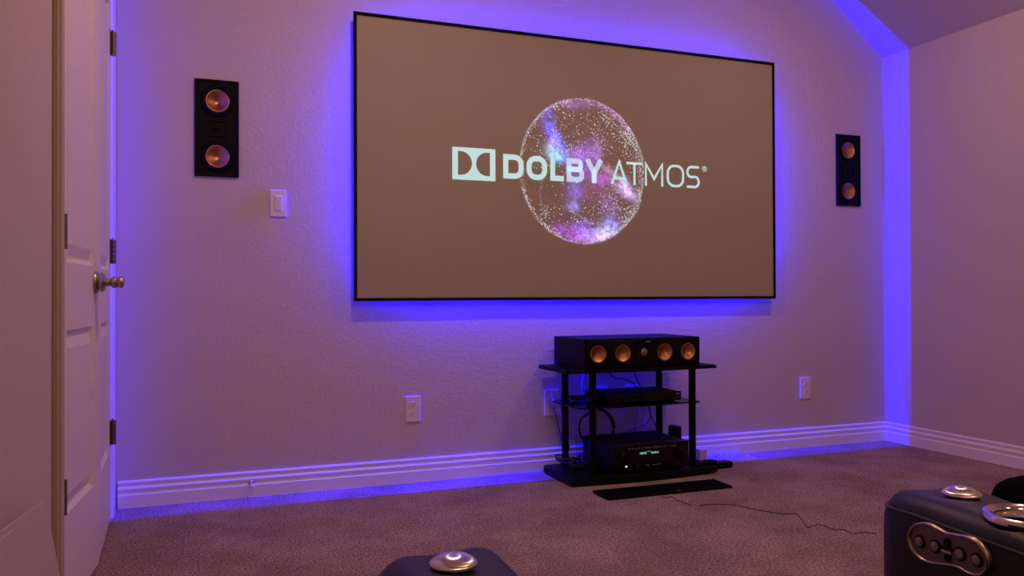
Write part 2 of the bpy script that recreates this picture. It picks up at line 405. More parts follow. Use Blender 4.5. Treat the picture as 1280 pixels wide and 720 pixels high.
stroke('projected_letter', [([(1.717+h, zt), (1.7665, zb+.047), (1.7665, zb)], False), ([(1.816-h, zt), (1.7665, zb+.047), (1.7665, zb)], False)], B, M['text2'])
stroke('projected_letter', [([(1.856+g, zb), (1.904, zt-.003), (1.952-g, zb)], False), ([(1.874, zb+.030), (1.934, zb+.030)], False)], W2*1.08, M['text'])
stroke('projected_letter', [([(1.944, zt-g), (2.033, zt-g)], False), ([(1.9885, zt-g), (1.9885, zb)], False)], W2, M['text'])
stroke('projected_letter', [([(2.047+g, zb), (2.047+g, zt-.004), (2.1, zb+.036), (2.153-g, zt-.004), (2.153-g, zb)], False)], W2, M['text'])
stroke('projected_letter', [(rr(2.173, 2.275, zb, zt, .036, W2), True)], W2, M['text'])
x0, x1 = 2.288, 2.368; zm = (zt+zb)/2
stroke('projected_letter', [([(x1-.004, zt-g)]+arc(x0+g+.024, zt-g-.0255, .024, .0255, 90, 180)+arc(x0+g+.024, zm+.0255-.0013, .024, .0255, 180, 270)+arc(x1-g-.024, zm-.0255+.0013, .024, .0255, 90, 0)+arc(x1-g-.024, zb+g+.0255, .024, .0255, 360, 270)+[(x0+.003, zb+g)], False)], W2, M['text'])
stroke('registered_mark', [(arc(2.397, 1.478, .0125, .0125, 0, 345, 16), True), ([(2.393, 1.471), (2.393, 1.485), (2.400, 1.485), (2.4005, 1.479), (2.393, 1.478)], False), ([(2.396, 1.478), (2.402, 1.471)], False)], .0028, M['text'])

# projected orb: a coloured image, stored per corner of a fine grid lying on the fabric
def spx(u, v): p = at(u, v, 1, -.05); return p.x, p.z
OC = (1.7095, 1.432); ORX, ORZ = .3375, .354
blobs = []   # u, v, ru, rv (px), angle deg, colour, strength
def bl(u, v, ru, rv, a, c, s): blobs.append((*spx(u, v), ru*.00428, rv*.00386, math.radians(a), c, s))
bl(686, 152, 5, 17, 8, (.05, .06, 1), 1.0); bl(682, 147, 8, 10, 0, (.12, .05, .6), .5); bl(693, 172, 5, 15, 25, (.06, .08, 1), 1.1); bl(701, 186, 6, 11, 30, (.03, .12, 1), 1.1)
bl(692, 188, 8, 9, 0, (.35, .7, .9), .8); bl(700, 196, 8, 6, 0, (.15, .65, 1), .9); bl(692, 179, 4, 5, 0, (.9, .2, .8), .55)
bl(722, 192, 11, 8, 0, (.20, .06, .48), .8); bl(738, 190, 11, 11, 0, (.20, .06, .55), .9); bl(747, 189, 4, 9, 0, (.5, .25, .8), .6)
bl(728, 208, 14, 12, 0, (.14, .05, .5), .8); bl(719, 232, 7, 16, 5, (.09, .08, .55), .8); bl(716, 258, 6, 5, 0, (.35, .3, 1), 1.1); bl(718, 246, 10, 10, 0, (.16, .06, .45), .4)
bl(745, 226, 14, 12, 0, (.28, .05, .35), .6); bl(757, 224, 8, 6, 0, (.5, .06, .7), .6); bl(762, 213, 12, 4, -35, (.7, .45, .6), .5)
bl(778, 232, 10, 6, -40, (.72, .55, .95), .9); bl(788, 243, 12, 6, -25, (.5, .32, .85), .9); bl(776, 228, 8, 8, 0, (.5, .35, .8), .6)
bl(745, 245, 16, 10, 0, (.22, .04, .25), .3); bl(762, 262, 9, 11, 0, (.2, .1, .6), .5)
bl(710, 289, 14, 7, -10, (.35, .05, .75), .9); bl(730, 284, 12, 8, 0, (.16, .05, .8), .9); bl(744, 292, 13, 7, 0, (.35, .25, .9), 1.0); bl(757, 290, 10, 8, 25, (.65, .7, 1), 1.0); bl(765, 280, 9, 8, 30, (.15, .2, .95), 1.0)
bl(725, 297, 20, 4, 8, (.45, .1, .7), .7); bl(752, 299, 15, 4, 15, (.6, .45, .95), .8)
bl(712, 130, 22, 5, 0, (.3, .1, .6), .4)
def orb_color(x, z):
    dx = (x-OC[0])/ORX; dz = (z-OC[1])/ORZ; r = math.hypot(dx, dz)
    c = [0, 0, 0]
    if r > 1.06: return c
    nz = noise.noise(Vector((x*14, z*14, 3.1))); nf = noise.noise(Vector((x*60, z*60, 9.7))); nff = noise.noise(Vector((x*150, z*150, 1.7)))
    inside = 1/(1+math.exp((r-.985)/.012))
    for bx, bz, ru, rv, a, col, s in blobs:
        ex = x-bx; ez = z-bz; xr = ex*math.cos(a)+ez*math.sin(a); zr = -ex*math.sin(a)+ez*math.cos(a)
        gg = math.exp(-((xr/ru)**2+(zr/rv)**2)*.8)*s*max(.1, 1+.9*nz+.8*nf+.75*nff)*inside
        for k in range(3): c[k] += max(0, gg)*col[k]
    th = math.degrees(math.atan2(dz, dx)) % 360
    rim = math.exp(-((r-.985-.012*nz)/.011)**2)
    def wnd(a, wd): 
        d = (th-a+180) % 360-180; return math.exp(-(d/wd)**2)
    rc = [(55, 26, (.42, .16, .62), .95), (95, 22, (.30, .15, .5), .5), (15, 14, (.4, .38, .45), .6), (135, 18, (.40, .50, .55), .8), (165, 16, (.25, .30, .30), .5),
          (205, 14, (.35, .22, .4), .45), (238, 12, (.40, .40, .42), .6), (275, 30, (.42, .2, .65), .9), (318, 14, (.42, .36, .5), .7), (345, 10, (.2, .18, .2), .35)]
    for a, wd, col, s in rc:
        q = rim*wnd(a, wd)*s*(.8+1.1*nf+.8*nff)
        for k in range(3): c[k] += max(0, q)*col[k]
    q = math.exp(-((r-.93)/.035)**2)*wnd(58, 18)*.4
    for k, v in enumerate((.3, .10, .5)): c[k] += q*v
    return c
def orb():
    N = 190; V = []; F = []
    S = 1.06; idx = {}
    for j in range(N+1):
        for i in range(N+1):
            V.append((OC[0]-ORX*S+2*ORX*S*i/N, OC[1]-ORZ*S+2*ORZ*S*j/N))
    keep = [((v[0]-OC[0])/ORX)**2+((v[1]-OC[1])/ORZ)**2 < 1.08 for v in V]
    for j in range(N):
        for i in range(N):
            a = j*(N+1)+i; f = (a, a+1, a+N+2, a+N+1)
            if all(keep[k] for k in f): F.append(f)
    m = bpy.data.materials.new('projected_orb'); m.use_nodes = True; nt = m.node_tree; b = nt.nodes['Principled BSDF']
    b.inputs['Base Color'].default_value = (.38, .35, .31, 1); b.inputs['Roughness'].default_value = .9; b.inputs['Specular IOR Level'].default_value = .1
    at_ = nt.nodes.new('ShaderNodeAttribute'); at_.attribute_name = 'image'
    nt.links.new(at_.outputs['Color'], b.inputs['Emission Color']); b.inputs['Emission Strength'].default_value = .8
    o = flat_obj('projected_orb', V, F, m, -.0505)
    ca = o.data.color_attributes.new('image', 'FLOAT_COLOR', 'POINT')
    flat = []
    for v in V: flat += [*orb_color(*v), 1.0]
    ca.data.foreach_set('color', flat)
orb()
def stars():
    sets = {k: ([], []) for k in ('s1', 's2', 's3', 's4')}
    def add(k, x, z, r):
        V, F = sets[k]; b = len(V)
        V.extend([(x-r, z), (x, z-r), (x+r, z), (x, z+r)]); F.append((b, b+1, b+2, b+3))
    def size(): return random.choice((.0009, .0011, .0014, .0018, .0024))
    for _ in range(1150):                                # general haze of points
        a = random.uniform(0, 2*PI); r = math.sqrt(random.random())*.97
        x, z = OC[0]+ORX*r*math.cos(a), OC[1]+ORZ*r*math.sin(a)
        n_ = noise.noise(Vector((x*9, z*9, 5)))
        if n_ < random.uniform(-.25, .35): continue
        add(random.choice(('s1', 's2', 's3', 's1')), x, z, size())
    for (a0, a1, n_, wd, ks) in ((100, 200, 330, .03, 's1'), (195, 250, 240, .025, 's1'), (250, 300, 160, .03, 's2'), (300, 350, 330, .05, 's1'), (-15, 40, 420, .07, 's1'), (35, 110, 360, .035, 's2')):
        for _ in range(n_):
            a = math.radians(random.uniform(a0, a1)); r = .985-abs(random.gauss(0, wd))
            add(ks if random.random() < .75 else 's3', OC[0]+ORX*r*math.cos(a), OC[1]+ORZ*r*math.sin(a), size()*.8)
    for (u, v, su, sv, n_, ks) in ((780, 165, 6, 9, 130, 's1'), (765, 150, 8, 7, 60, 's1'), (788, 178, 6, 9, 130, 's1'), (672, 195, 5, 14, 60, 's1'), (680, 205, 7, 12, 50, 's1'), (700, 140, 10, 8, 80, 's1'),
            (680, 265, 4, 8, 50, 's1'), (698, 262, 7, 6, 25, 's3'), (735, 275, 14, 6, 50, 's3'), (758, 258, 10, 10, 130, 's2'), (766, 242, 8, 7, 80, 's2'), (772, 262, 6, 6, 60, 's2'), (740, 200, 12, 10, 100, 's4'),
            (715, 190, 12, 6, 90, 's2'), (715, 170, 16, 10, 70, 's1'), (745, 150, 15, 12, 110, 's1'), (715, 285, 14, 6, 60, 's2'), (785, 275, 7, 10, 110, 's1'), (752, 175, 8, 10, 70, 's2'), (694, 176, 8, 12, 80, 's4')):
        for _ in range(n_):
            x, z = spx(random.gauss(u, su), random.gauss(v, sv))
            if ((x-OC[0])/ORX)**2+((z-OC[1])/ORZ)**2 < .97: add(ks if random.random() < .8 else 's3', x, z, size())
    # fine bright filaments
    for path, n_ in (([(713, 264), (722, 268), (732, 276), (742, 280)], 90), ([(800, 240), (799, 252), (797, 262), (790, 272), (778, 285), (768, 294)], 220), ([(787, 241), (798, 242), (801, 252)], 60),
                     ([(762, 243), (770, 257), (780, 262), (788, 258)], 60), ([(677, 225), (676, 250), (682, 270)], 60), ([(752, 139), (762, 150), (775, 160), (785, 172), (795, 185)], 160), ([(695, 150), (690, 162)], 30), ([(736, 125), (737, 142)], 25)):
        pts = smooth_path([(p[0], p[1], 0) for p in path], 12)
        for _ in range(n_):
            p = random.choice(pts); x, z = spx(p.x+random.gauss(0, .7), p.y+random.gauss(0, .7)); add('s1', x, z, .0009)
    for k, (V, F) in sets.items():
        o = flat_obj('projected_stars', V, F, M[k], -.0509); o['kind'] = 'stuff'
stars()

# ------------------------------------------------------------------ in-wall speakers
def cone_lathe(r, depth):
    prof = [(r, 0)]
    for i in range(1, 9): t = i/8; prof.append((r*(1-t*.72), -depth*(1-(1-t)**1.6)))
    return prof
def wall_speaker(label):
    t = thing('wall_speaker', label, 'speaker', (0, 0, 0), group='flush wall speakers beside the screen')
    Wd, Hh = .172, .3993; x0 = -Wd/2
    bm = bmesh.new(); yb, yf = -.001, -.010; rim = .009
    box(bm, (x0, yf, 0), (x0+Wd, 0, rim), .002); box(bm, (x0, yf, Hh-rim), (x0+Wd, 0, Hh), .002)
    box(bm, (x0, yf, rim*.5), (x0+rim, 0, Hh-rim*.5), .002); box(bm, (x0+Wd-rim, yf, rim*.5), (x0+Wd, 0, Hh-rim*.5), .002)
    link('frame', bm, M['satin'], t)
    bm = bmesh.new(); box(bm, (x0+rim, -.005, rim), (x0+Wd-rim, 0, Hh-rim)); RX = Matrix.Rotation(PI/2, 4, 'X')
    bf = link('baffle', bm, M['satin'], t)
    cut(bf, lambda cb: [lathe(cb, [(0, -.02), (.047, -.02), (.047, .02), (0, .02)], Matrix.Translation((.002, 0, z)) @ RX, 40) for z in (.313, .084)])
    for z in (.313, .084):
        T = Matrix.Translation((.002, -.005, z)) @ RX
        bm = bmesh.new(); lathe(bm, [(.046, .001), (.050, .006), (.056, .0055), (.060, .003), (.064, .004), (.068, .0015), (.068, -.001)], None, 40)
        wf = link('woofer_ring', bm, M['rubber'], t, True); wf.matrix_local = T
        bm = bmesh.new(); lathe(bm, [(.0465, .0010), (.043, .0022), (.041, .0005), (.028, -.0085), (.013, -.0165)], None, 48)
        c = link('woofer_cone', bm, M['copper'], wf, True)
        bm = bmesh.new(); lathe(bm, [(.0135, -.0162), (.010, -.0180), (.005, -.0195), (0, -.0205)], None, 28)
        link('dust_cap', bm, M['copper'], wf, True)
    bm = bmesh.new(); a = .040
    box(bm, (-a, -.009, .1985-.034), (a, -.004, .1985-.028)); box(bm, (-a, -.009, .1985+.028), (a, -.004, .1985+.034))
    box(bm, (-a, -.009, .1985-.034), (-a+.006, -.004, .1985+.034)); box(bm, (a-.006, -.009, .1985-.034), (a, -.004, .1985+.034))
    th = link('tweeter_horn', bm, M['black'], t)
    bm = bmesh.new(); lathe(bm, [(.016, 0), (.014, .002), (.009, .004), (0, .006)], Matrix.Translation((0, -.005, .1985)) @ RX, 24)
    link('tweeter_dome', bm, M['rubber'], th, True)
    for sx in (-1, 1):
        for z in (.022, Hh-.022):
            bm = bmesh.new(); lathe(bm, [(.005, 0), (.005, .002), (0, .0025)], Matrix.Translation((sx*.068, -.005, z)) @ RX, 12); link('screw', bm, M['black'], t, True)
    return t
def copy_tree(o, parent=None):
    c = o.copy(); C.objects.link(c); c.parent = parent
    for ch in [x for x in bpy.data.objects if x.parent == o]: copy_tree(ch, c)
    return c
ws = wall_speaker('tall black flush speaker with two copper cones, between the door and the screen'); ws.location = (.0552, 0, 1.329)
ws2 = copy_tree(ws); ws2.location = (3.3818, 0, 1.329); ws2['label'] = 'tall black flush speaker with two copper cones, right of the screen near the corner'

# ------------------------------------------------------------------ wall plates
def plate_base(name, label, cat, w_, h_, loc, group=None):
    t = thing(name, label, cat, loc, group=group)
    bm = bmesh.new(); box(bm, (-w_/2, -.007, -h_/2), (w_/2, 0, h_/2), .002, 2); link('cover_plate', bm, M['plate'], t); return t
def receptacles(t):
    for s in (1, -1):
        bm = bmesh.new(); zc = s*.0195
        poly = [(x, zc+z) for x, z in arc(0, 0, .0165, .0135, 0, 345, 23)]
        prism(bm, poly, -.0092, -.006); rc = link('receptacle', bm, M['plate'], t)
        bm = bmesh.new(); box(bm, (-.0075, -.0097, zc+.001), (-.0052, -.0090, zc+.0085)); box(bm, (.0052, -.0097, zc+.002), (.0072, -.0090, zc+.0080))
        lathe(bm, [(.0024, 0), (.0024, .0007), (0, .0007)], Matrix.Translation((0, -.0090, zc-.006)) @ Matrix.Rotation(PI/2, 4, 'X'), 10); link('slots', bm, M['slot'], rc)
    bm = bmesh.new(); lathe(bm, [(.003, 0), (.002, .001), (0, .0012)], Matrix.Translation((0, -.007, 0)) @ Matrix.Rotation(PI/2, 4, 'X'), 10); link('screw', bm, M['plate'], t, True)
sw = plate_base('light_switch', 'white rocker light switch below the speaker near the door', 'light switch', .067, .113, (.2985, 0, 1.228))
bm = bmesh.new(); box(bm, (-.0165, -.0085, -.033), (.0165, -.006, .033), .001); link('switch_bezel', bm, M['plate'], sw)
bm = bmesh.new(); box(bm, (-.014, -.013, -.0305), (.014, -.007, .0305), .0015, 2, Matrix.Rotation(.06, 4, 'X')); link('rocker', bm, M['plate'], sw)
G = 'white wall outlets above the baseboard'
o1 = plate_base('wall_outlet', 'white duplex outlet low on the front wall, left of the equipment rack', 'outlet', .069, .115, (.8795, 0, .3277), G); receptacles(o1)
o2 = plate_base('wall_outlet', 'white outlet with black plugs beside the rear left rack post', 'outlet', .079, .124, (1.560, 0, .321), G); receptacles(o2)
o3 = plate_base('wall_outlet', 'white duplex outlet low on the front wall at the right, near the corner', 'outlet', .069, .115, (3.0715, 0, .3215), G); receptacles(o3)
p4 = plate_base('cable_plate', 'white cable plate behind the rack, left of the disc player', 'wall plate', .072, .115, (1.823, 0, .327), 'cable wall plates behind the rack')
p5 = plate_base('cable_plate', 'white cable plate behind the rack, above the disc player', 'wall plate', .072, .115, (1.995, 0, .327), 'cable wall plates behind the rack')
for q in (p4, p5):
    bm = bmesh.new(); box(bm, (-.017, -.0085, -.034), (.017, -.006, .034), .001); link('insert', bm, M['plate'], q)
    for z in (.014, -.014):
        bm = bmesh.new(); lathe(bm, [(.006, 0), (.006, .008), (.003, .008), (.003, .002), (0, .002)], Matrix.Translation((0, -.008, z)) @ Matrix.Rotation(PI/2, 4, 'X'), 14); link('socket', bm, M['nickel'], q, True)

# spring door stop on the baseboard
ds = thing('door_stop', 'small spring door stop with white tip on the front baseboard', 'door stop', (.188, -.0128, .060))
bm = bmesh.new(); lathe(bm, [(0, 0), (.011, 0), (.010, .004), (.006, .006)], Matrix.Rotation(PI/2, 4, 'X'), 18); link('base', bm, M['nickel'], ds, True)
bm = bmesh.new(); tube(bm, [(.0048*math.cos(a*.9), -.005-.055*a/60, .0048*math.sin(a*.9)) for a in range(61)], .0012, 5); link('spring', bm, M['nickel'], ds, True)
bm = bmesh.new(); lathe(bm, [(.004, .056), (.0085, .058), (.0085, .068), (.006, .072), (0, .073)], Matrix.Rotation(PI/2, 4, 'X'), 18); link('tip', bm, M['plate'], ds, True)

# ------------------------------------------------------------------ equipment rack
rk = thing('equipment_rack', 'black two-shelf equipment rack on round posts under the screen', 'rack', (1.85, -.21, 0))
def rpoly(x0, x1, yb, yf, bow, cham):
    """outline seen from above, bowed front"""
    pts = [(x0+cham, yb), (x1-cham, yb), (x1, yb-cham*1.2), (x1, yf)]
    n = 12
    for i in range(1, n): t = i/n; pts.append((x1+(x0-x1)*t, yf-bow*math.sin(PI*t)))
    return pts+[(x0, yf), (x0, yb-cham*1.2)]
def slab(name, pts, z0, z1, m, bev=.003):
    bm = bmesh.new(); a = [bm.verts.new((x-1.85, y+.21, z0)) for x, y in pts]; b = [bm.verts.new((x-1.85, y+.21, z1)) for x, y in pts]
    bm.faces.new(a); bm.faces.new(list(reversed(b))); n = len(pts)
    for i in range(n): bm.faces.new((a[(i+1) % n], a[i], b[i], b[(i+1) % n]))
    bmesh.ops.recalc_face_normals(bm, faces=bm.faces[:]); return link(name, bm, m, rk)
slab('top_shelf', rpoly(1.468, 2.235, -.035, -.372, .022, .02), .493, .508, M['satin'])
slab('glass_shelf', rpoly(1.535, 2.165, -.05, -.338, .022, .02), .332, .339, M['glass'])
slab('base_shelf', rpoly(1.492, 2.245, -.035, -.362, .026, .02), .008, .034, M['satin'])
for x, y in ((1.615, -.325), (2.133, -.325), (1.595, -.078), (2.106, -.078)):
    bm = bmesh.new()
    lathe(bm, [(0, .034), (.0165, .034), (.0165, .328), (.019, .328), (.019, .343), (.0165, .343), (.0165, .493), (0, .493)], Matrix.Translation((x-1.85, y+.21, 0)), 20)
    link('post', bm, M['post'], rk, 'auto')
for x, y in ((1.54, -.33), (2.2, -.33), (1.54, -.08), (2.2, -.08)):
    bm = bmesh.new(); lathe(bm, [(0, 0), (.018, 0), (.018, .008), (0, .008)], Matrix.Translation((x-1.85, y+.21, 0)), 14); link('foot', bm, M['rubber'], rk)

# centre speaker
cs = thing('center_speaker', 'long black horizontal speaker with four copper cones on top of the rack', 'speaker', (1.855, -.36, .508))
bm = bmesh.new(); box(bm, (-.297, 0, 0), (.297, .325, .133), .002); cab_ = link('cabinet', bm, M['satin'], cs)
bm = bmesh.new(); box(bm, (-.290, -.010, .006), (.290, .0, .127), .003); baf_ = link('baffle', bm, M['black'], cs)
RX = Matrix.Rotation(PI/2, 4, 'X')
_R = Matrix.Rotation(PI/2, 4, 'X')
for o_ in (cab_, baf_): cut(o_, lambda cb: [lathe(cb, [(0, -.05), (.0395, -.05), (.0395, .05), (0, .05)], Matrix.Translation((x, 0, .068)) @ _R, 40) for x in (-.234, -.111, .104, .227)])
for x in (-.234, -.111, .104, .227):
    bm = bmesh.new(); lathe(bm, [(.0385, .001), (.042, .005), (.047, .0045), (.050, .002), (.053, .0035), (.057, .001), (.057, -.001)], None, 40)
    wf = link('woofer_ring', bm, M['rubber'], cs, True); wf.matrix_local = Matrix.Translation((x, -.010, .068)) @ RX
    bm = bmesh.new(); lathe(bm, [(.0390, .0010), (.0365, .0020), (.0345, .0005), (.024, -.0075), (.011, -.0145)], None, 44); link('woofer_cone', bm, M['copper'], wf, True)
    bm = bmesh.new(); lathe(bm, [(.0115, -.0142), (.008, -.0158), (.004, -.0170), (0, -.0176)], None, 24); link('dust_cap', bm, M['copper'], wf, True)
bm = bmesh.new()
for a, b in (((-.045, .020), (.045, .026)), ((-.045, .110), (.045, .116)), ((-.045, .020), (-.039, .116)), ((.039, .020), (.045, .116))): box(bm, (a[0]-.003, -.014, a[1]), (b[0]-.003, -.009, b[1]))
hn = link('tweeter_horn', bm, M['rubber'], cs)
bm = bmesh.new(); lathe(bm, [(.017, 0), (.015, .002), (.012, .003), (.006, .006), (0, .007)], Matrix.Translation((-.003, -.010, .070)) @ RX, 24); link('tweeter_dome', bm, M['button'], hn, True)
bm = bmesh.new(); box(bm, (.003, -.0115, .116), (.030, -.0098, .1195)); link('badge', bm, M['silver'], cs)

# disc player
bp_ = thing('disc_player', 'slim black disc player on the glass middle shelf', 'disc player', (1.89, -.30, .339))
bm = bmesh.new(); box(bm, (-.192, 0, .006), (.192, .21, .046), .003); link('case', bm, M['satin'], bp_)
bm = bmesh.new(); box(bm, (-.194, -.010, .006), (.194, .001, .047), .004, 3); link('front_panel', bm, M['glass'], bp_)
bm = bmesh.new(); box(bm, (-.16, -.0108, .026), (-.02, -.0095, .036)); link('disc_tray', bm, M['black'], bp_)
bm = bmesh.new(); box(bm, (.165, -.0108, .036), (.182, -.0098, .039)); link('badge', bm, M['silver'], bp_)
for x in (-.16, .16):
    for y in (.02, .18):
        bm = bmesh.new(); lathe(bm, [(0, 0), (.012, 0), (.012, .007), (0, .007)], Matrix.Translation((x, y, 0)), 12); link('foot', bm, M['rubber'], bp_)

# receiver
av = thing('av_receiver', 'black audio receiver with lit cyan display on the rack base', 'receiver', (1.895, -.345, .034))
bm = bmesh.new(); box(bm, (-.198, .004, .012), (.198, .29, .128), .003)
for i in range(16):
    for j in range(3): box(bm, (-.16+i*.021, .06+j*.07, .1275), (-.15+i*.021, .11+j*.07, .129))
link('case', bm, M['satin'], av)
bm = bmesh.new(); box(bm, (-.200, -.008, .010), (.200, .005, .129), .003); link('front_panel', bm, M['glass'], av)
for x in (-.17, .17):
    for y in (.03, .25):
        bm = bmesh.new(); lathe(bm, [(0, 0), (.018, 0), (.018, .013), (0, .013)], Matrix.Translation((x, y, 0)), 14); link('foot', bm, M['rubber'], av)
for x in (-.145, .150):
    bm = bmesh.new(); lathe(bm, [(.024, 0), (.024, .016), (.021, .019), (0, .019)], Matrix.Translation((x, -.008, .073)) @ RX, 28); link('dial', bm, M['black'], av, 'auto')
random.seed(3)
# fluorescent display: rows of tiny glyph segments
bm = bmesh.new()
def seg(x, z, w_, h_): box(bm, (x, -.0094, z), (x+w_, -.0082, z+h_))
for i in range(7):
    x = -.058+i*.0052; seg(x, .083, .0012, .009); seg(x, .083, .004, .0016); 
    if i % 2: seg(x+.0028, .083, .0012, .007)
    if i % 3: seg(x, .0905, .004, .0014)
for i in range(7):
    x = .000+i*.0058; seg(x, .083, .0012, .008); seg(x, .087, .0044, .0014)
    if i % 2 == 0: seg(x, .083, .0044, .0014)
    else: seg(x+.003, .083, .0012, .009)
for i in range(4): seg(-.022+i*.006, .0925, .004, .0016)
link('display', bm, M['display'], av)
for i in range(15):
    bm = bmesh.new(); x = -.115+i*.0168; box(bm, (x, -.0095, .108), (x+random.uniform(.005, .011), -.0075, .108+random.uniform(.003, .007))); link('button', bm, M['displaydim'], av)
for x, w_, m in ((-.132, .007, 'whiteled'), (-.072, .005, 'displaydim'), (-.03, .02, 'displaydim'), (.006, .022, 'button'), (.034, .012, 'displaydim')):
    bm = bmesh.new(); box(bm, (x, -.0095, .030), (x+w_, -.0075, .030+(.007 if m == 'whiteled' else .004))); link('button', bm, M[m], av)

# small things around the rack
bt = thing('wireless_router', 'upright black rounded box standing behind the receiver at the right', 'router', (2.178, -.105, .034))
bm = bmesh.new(); box(bm, (-.024, -.03, 0), (.024, .03, .155), .010, 3); link('case', bm, M['black'], bt, 'auto')
bm = bmesh.new(); box(bm, (-.018, -.0308, .02), (.018, -.0300, .05)); link('front_panel', bm, M['glass'], bt)
ad = thing('power_adapter', 'small beige power adapter on the carpet right of the rack', 'adapter', (2.335, -.095, 0))
bm = bmesh.new(); box(bm, (-.022, -.025, 0), (.022, .025, .062), .004); link('case', bm, M['adapter'], ad)
bm = bmesh.new(); tube(bm, smooth_path([(.0, -.024, .012), (.02, -.05, .004), (.05, -.055, .004), (.09, -.03, .004), (.05, .0, .004)]), .0025, 6); link('cord', bm, M['cable'], ad, True)
rm = thing('remote_control', 'black remote control lying flat on the rack base at its right end', 'remote', (2.20, -.315, .0345), (0, 0, .25))
bm = bmesh.new(); box(bm, (-.075, -.022, 0), (.075, .022, .016), .005, 2); link('case', bm, M['black'], rm)
for i in range(5):
    bm = bmesh.new(); box(bm, (-.055+i*.022, -.010, .0155), (-.043+i*.022, .008, .018)); link('button', bm, M['rubber'], rm)
pb = thing('power_brick', 'flat black power brick on the carpet just right of the rack base', 'power supply', (2.335, -.265, 0), (0, 0, .1))
bm = bmesh.new(); box(bm, (-.05, -.028, 0), (.05, .028, .030), .005, 2); link('case', bm, M['black'], pb)
bm = bmesh.new(); tube(bm, smooth_path([(-.05, 0, .012), (-.075, .02, .005), (-.06, .08, .004), (-.02, .12, .004)]), .003, 6); link('cord', bm, M['cable'], pb, True)
# clear plastic bag
bm = bmesh.new(); N = 26
gv = []
for j in range(N+1):
    for i in range(N+1):
        x = 2.385+.24*i/N; y = -.20+.17*j/N
        ed = min(i, N-i, j, N-j)/N
        z = .003+.030*min(1, ed*5)*(.5+.9*abs(noise.noise(Vector((x*17, y*17, 0))))+.5*abs(noise.noise(Vector((x*45, y*45, 2)))))
        gv.append(bm.verts.new((x+.012*noise.noise(Vector((y*20, i, 0))), y+.012*noise.noise(Vector((x*20, 7, j))), z)))
for j in range(N):
    for i in range(N): a = j*(N+1)+i; bm.faces.new((gv[a], gv[a+1], gv[a+N+2], gv[a+N+1]))
pbag = tag(link('plastic_bag', bm, M['film'], None, True), 'crumpled clear plastic bag on the carpet against the baseboard right of the rack', 'bag')

# speaker grille lying on the carpet
A = at(757, 625, 2, .005); B_ = at(915, 609, 2, .005); Cc = at(893, 601, 2, .005); D_ = at(744, 613, 2, .005)
ctr = (A+B_+Cc+D_)/4; ang = math.atan2((B_-A).y, (B_-A).x)
gr = thing('speaker_grille', 'long black cloth speaker grille lying flat on the carpet before the rack', 'speaker grille', (ctr.x, ctr.y, 0), (0, 0, ang))
bm = bmesh.new(); L = .600; Wg = .140
box(bm, (-L/2, -Wg/2, .001), (L/2, -Wg/2+.010, .011), .002); box(bm, (-L/2, Wg/2-.010, .001), (L/2, Wg/2, .011), .002)
box(bm, (-L/2, -Wg/2, .001), (-L/2+.01, Wg/2, .011), .002); box(bm, (L/2-.01, -Wg/2, .001), (L/2, Wg/2, .011), .002); link('frame', bm, M['rubber'], gr)
bm = bmesh.new(); box(bm, (-L/2+.008, -Wg/2+.008, .004), (L/2-.008, Wg/2-.008, .010)); link('cloth', bm, M['cloth'], gr)
bm = bmesh.new(); box(bm, (.03, -Wg/2+.006, .0105), (.045, -Wg/2+.010, .0125)); link('badge', bm, M['silver'], gr)

# cables ------------------------------------------------
def cable(name, label, px, plane_y=None, floor=False, r=.0025, m='cable', cat='cable', pts3=None):
    if pts3 is None:
        pts3 = [at(u, v, 2, r*.8) if floor else at(u, v, 1, y_) for (u, v, *yy) in px for y_ in [yy[0] if yy else plane_y]]
    bm = bmesh.new(); tube(bm, smooth_path(pts3, 6), r, 7)
    return tag(link(name, bm, M[m], None, True), label, cat)
cable('cable', 'thin black cord wandering across the carpet toward the right armrest', [(874, 632), (890, 630.5), (905, 630.5), (922, 632), (940, 636), (962, 640), (980, 642.5), (995, 642.5), (1003, 650), (1009, 659), (1020, 656), (1030, 657), (1042, 662), (1055, 662), (1066, 667), (1080, 665.5), (1096, 667)], floor=True, r=.0016)
cable('cable', 'short black thread on the carpet just in front of the flat grille', [(826, 619), (832, 622), (840, 621), (848, 626), (857, 629), (865, 632)], floor=True, r=.0016)
cable('cable', 'tiny curled black thread on the carpet right of the grille', [(936, 594), (936, 598), (941, 600), (947, 599), (948, 596)], floor=True, r=.0012)
cable('cable', 'thick black cord looping behind the rack below the glass shelf', [(748, 511), (758, 515), (765, 525), (767, 538), (762, 552), (752, 560)], -.05, r=.009)
cable('cable', 'black cord arching left behind the front left post below the glass shelf', [(738, 516), (728, 522), (724, 532), (726, 545), (734, 556), (740, 566)], -.05, r=.005)
cable('speaker_cable', 'grey cable bundle hanging behind the rack left of the front post, lit blue', [(733, 464), (729, 474), (728, 485), (732, 496), (737, 506)], -.03, r=.008, m='cablew')
cable('cable', 'thin black cable drooping from top shelf toward the disc player', [(759, 464), (768, 472), (780, 474), (790, 478), (797, 486)], -.06, r=.0022)
cable('cable', 'thin black cable slanting from the top shelf down past the player', [(792, 464), (796, 474), (802, 486), (808, 500), (814, 520), (820, 532)], -.05, r=.0022)
cable('cable', 'blue-lit grey cable hanging behind the rack between player and receiver', [(803, 505), (806, 520), (807, 532), (813, 540)], -.045, r=.0035, m='cablew')
cable('cable', 'thin black cable curving across behind the rack above the receiver', [(812, 506), (813, 520), (808, 529), (796, 535), (780, 541)], -.04, r=.002)
cable('cable', 'thin black cable hanging straight behind the rack left of the others', [(798, 505), (796, 520), (793, 538)], -.035, r=.0016)
